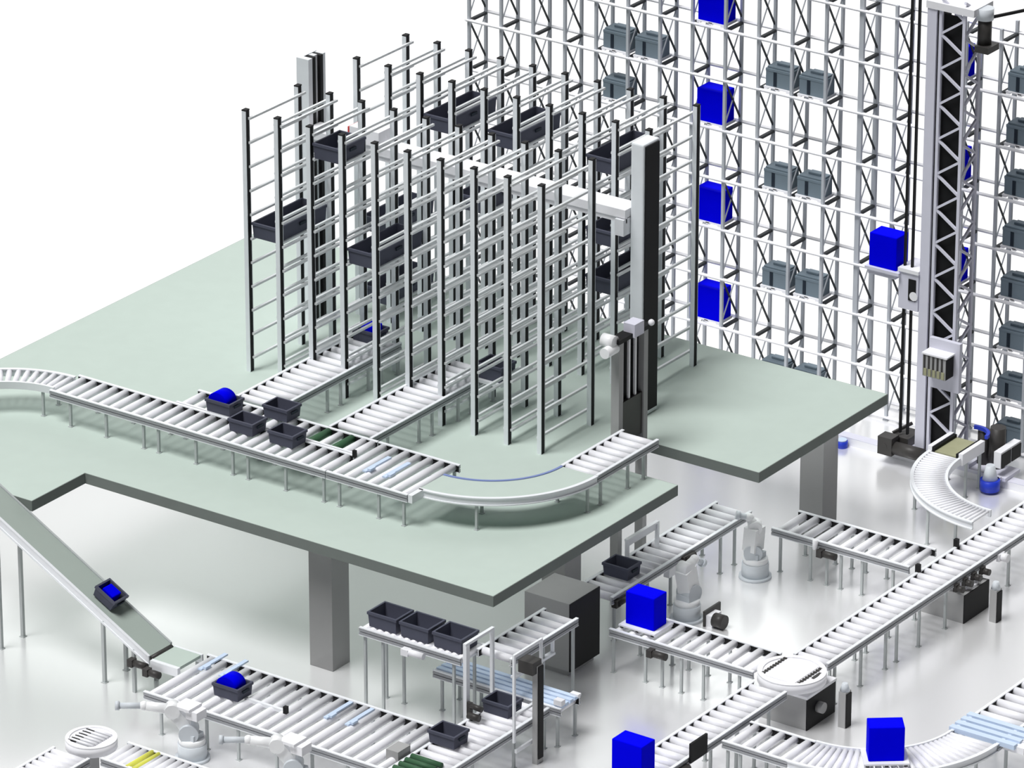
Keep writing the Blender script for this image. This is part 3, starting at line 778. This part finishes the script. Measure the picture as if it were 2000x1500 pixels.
t = thing('buffer', (2.1,7.98,0), 'small blue round buffer on the floor left of the crane motor', 'buffer')
part_cyl(t,'drum','navy',(2.12,7.95,0),(2.12,7.95,.13),.11,24); part_cyl(t,'lid','ltblue',(2.12,7.95,.13),(2.12,7.95,.16),.09,24)
b = MB(); b.ring((4.95,7.95),.30,.36,.96,1.03,0,110,20)
tag(b.build('guard_bow','navy',None,org=(4.95,7.95,.96)), 'blue curved guard bow over the black edged belt by the mast', 'guard')
carton(2.90,8.18,3.862,(.60,.42,.66),'blue carton lifted on the fork of the storage crane')
# cartons on conveyors (on their own trays)
def floor_carton(x,y,z,lab,rz=0,size=(.60,.40,.62)):
    t = thing('load_tray',(x,y,z),'white tray under the '+lab,'tray','white load trays')
    t.rotation_euler=(0,0,rz)
    b = MB(); b.box(x-.38,y-.30,z+.04,x+.38,y+.30,z+.07)
    for s in (-1,0,1): b.box(x+s*.32-.05,y-.28,z,x+s*.32+.05,y+.28,z+.04)
    b.build('deck_board','white',t)
    b = MB()
    for s in (-1,0,1): b.box(x+s*.32-.03,y-.285,z+.005,x+s*.32+.03,y-.281,z+.035)
    b.build('foot_mark','dark',t)
    carton(x,y,z+.072,size,lab,rz)
floor_carton(4.50,-2.3,.853,'blue carton at a conveyor start in front of a robot')
floor_carton(10.62,-4.25,.853,'blue carton turned on the bottom right curve',math.radians(38))
floor_carton(7.58,-7.25,.903,'blue carton cut off by the bottom edge on the long conveyor')

# ------------------------------------------------------------------ world, light, camera
w = bpy.data.worlds.new('World'); S.world = w; w.use_nodes = True
nt = w.node_tree; nt.nodes.clear()
out = nt.nodes.new('ShaderNodeOutputWorld'); bg = nt.nodes.new('ShaderNodeBackground')
tc = nt.nodes.new('ShaderNodeTexCoord'); dp = nt.nodes.new('ShaderNodeVectorMath'); dp.operation = 'DOT_PRODUCT'
dp.inputs[1].default_value = (-.577,.817,0)
rp = nt.nodes.new('ShaderNodeMapRange'); rp.interpolation_type = 'SMOOTHSTEP'
rp.inputs['From Min'].default_value = .1; rp.inputs['From Max'].default_value = .6
rp.inputs['To Min'].default_value = .03; rp.inputs['To Max'].default_value = 1.06
sx = nt.nodes.new('ShaderNodeSeparateXYZ'); r2 = nt.nodes.new('ShaderNodeMapRange'); r2.interpolation_type = 'SMOOTHSTEP'
r2.inputs['From Min'].default_value = .60; r2.inputs['From Max'].default_value = .95
r2.inputs['To Min'].default_value = 1.0; r2.inputs['To Max'].default_value = .15
mu = nt.nodes.new('ShaderNodeMath'); mu.operation = 'MULTIPLY'
bg.inputs['Color'].default_value = (1,1,1,1)
nt.links.new(tc.outputs['Generated'], dp.inputs[0]); nt.links.new(dp.outputs['Value'], rp.inputs['Value'])
nt.links.new(tc.outputs['Generated'], sx.inputs[0]); nt.links.new(sx.outputs['Z'], r2.inputs['Value'])
nt.links.new(rp.outputs['Result'], mu.inputs[0]); nt.links.new(r2.outputs['Result'], mu.inputs[1])
nt.links.new(mu.outputs[0], bg.inputs['Strength']); nt.links.new(bg.outputs[0], out.inputs[0])
# unseen fill lights added below the deck to brighten the floor
for k,(x,y,sx_,sy_,L) in enumerate(((-7.4,-1.0,3.6,8.0,.45),(-3.4,-1.0,3.6,8.0,.16),(.4,-1.0,3.4,8.0,.18),(2.95,-3.2,1.5,5.2,.6),(3.2,3.1,2.8,4.0,1.05))):
    ld = bpy.data.lights.new('deck_fill_light','AREA'); lo = bpy.data.objects.new('deck_fill_light', ld); COL.objects.link(lo)
    ld.shape = 'RECTANGLE'; ld.size = sx_; ld.size_y = sy_; ld.energy = L*PI*sx_*sy_; lo.location = (x,y,H-.23)
sd = bpy.data.lights.new('sun','SUN'); so = bpy.data.objects.new('sun', sd); COL.objects.link(so)
sd.energy = 2.85; sd.angle = math.radians(26)
so.rotation_euler = Vector((.13,.37,-.92)).to_track_quat('-Z','Y').to_euler()
so.location = (0,0,30)

cd = bpy.data.cameras.new('camera'); cam = bpy.data.objects.new('camera', cd); COL.objects.link(cam)
pit, yaw = math.radians(23.171), math.radians(125.209)
fw = Vector((math.cos(yaw)*math.cos(pit), math.sin(yaw)*math.cos(pit), -math.sin(pit)))
cam.location = (54.894,-77.781,44.311)
cam.rotation_euler = fw.to_track_quat('-Z','Y').to_euler()
cd.sensor_width = 36; cd.lens = 11215/2000*36; cd.clip_end = 500; cd.clip_start = 1
S.camera = cam
S.view_settings.view_transform = 'Standard'; S.view_settings.look = 'None'
S.view_settings.exposure = .14; S.view_settings.gamma = 1
S.view_settings.use_curve_mapping = False
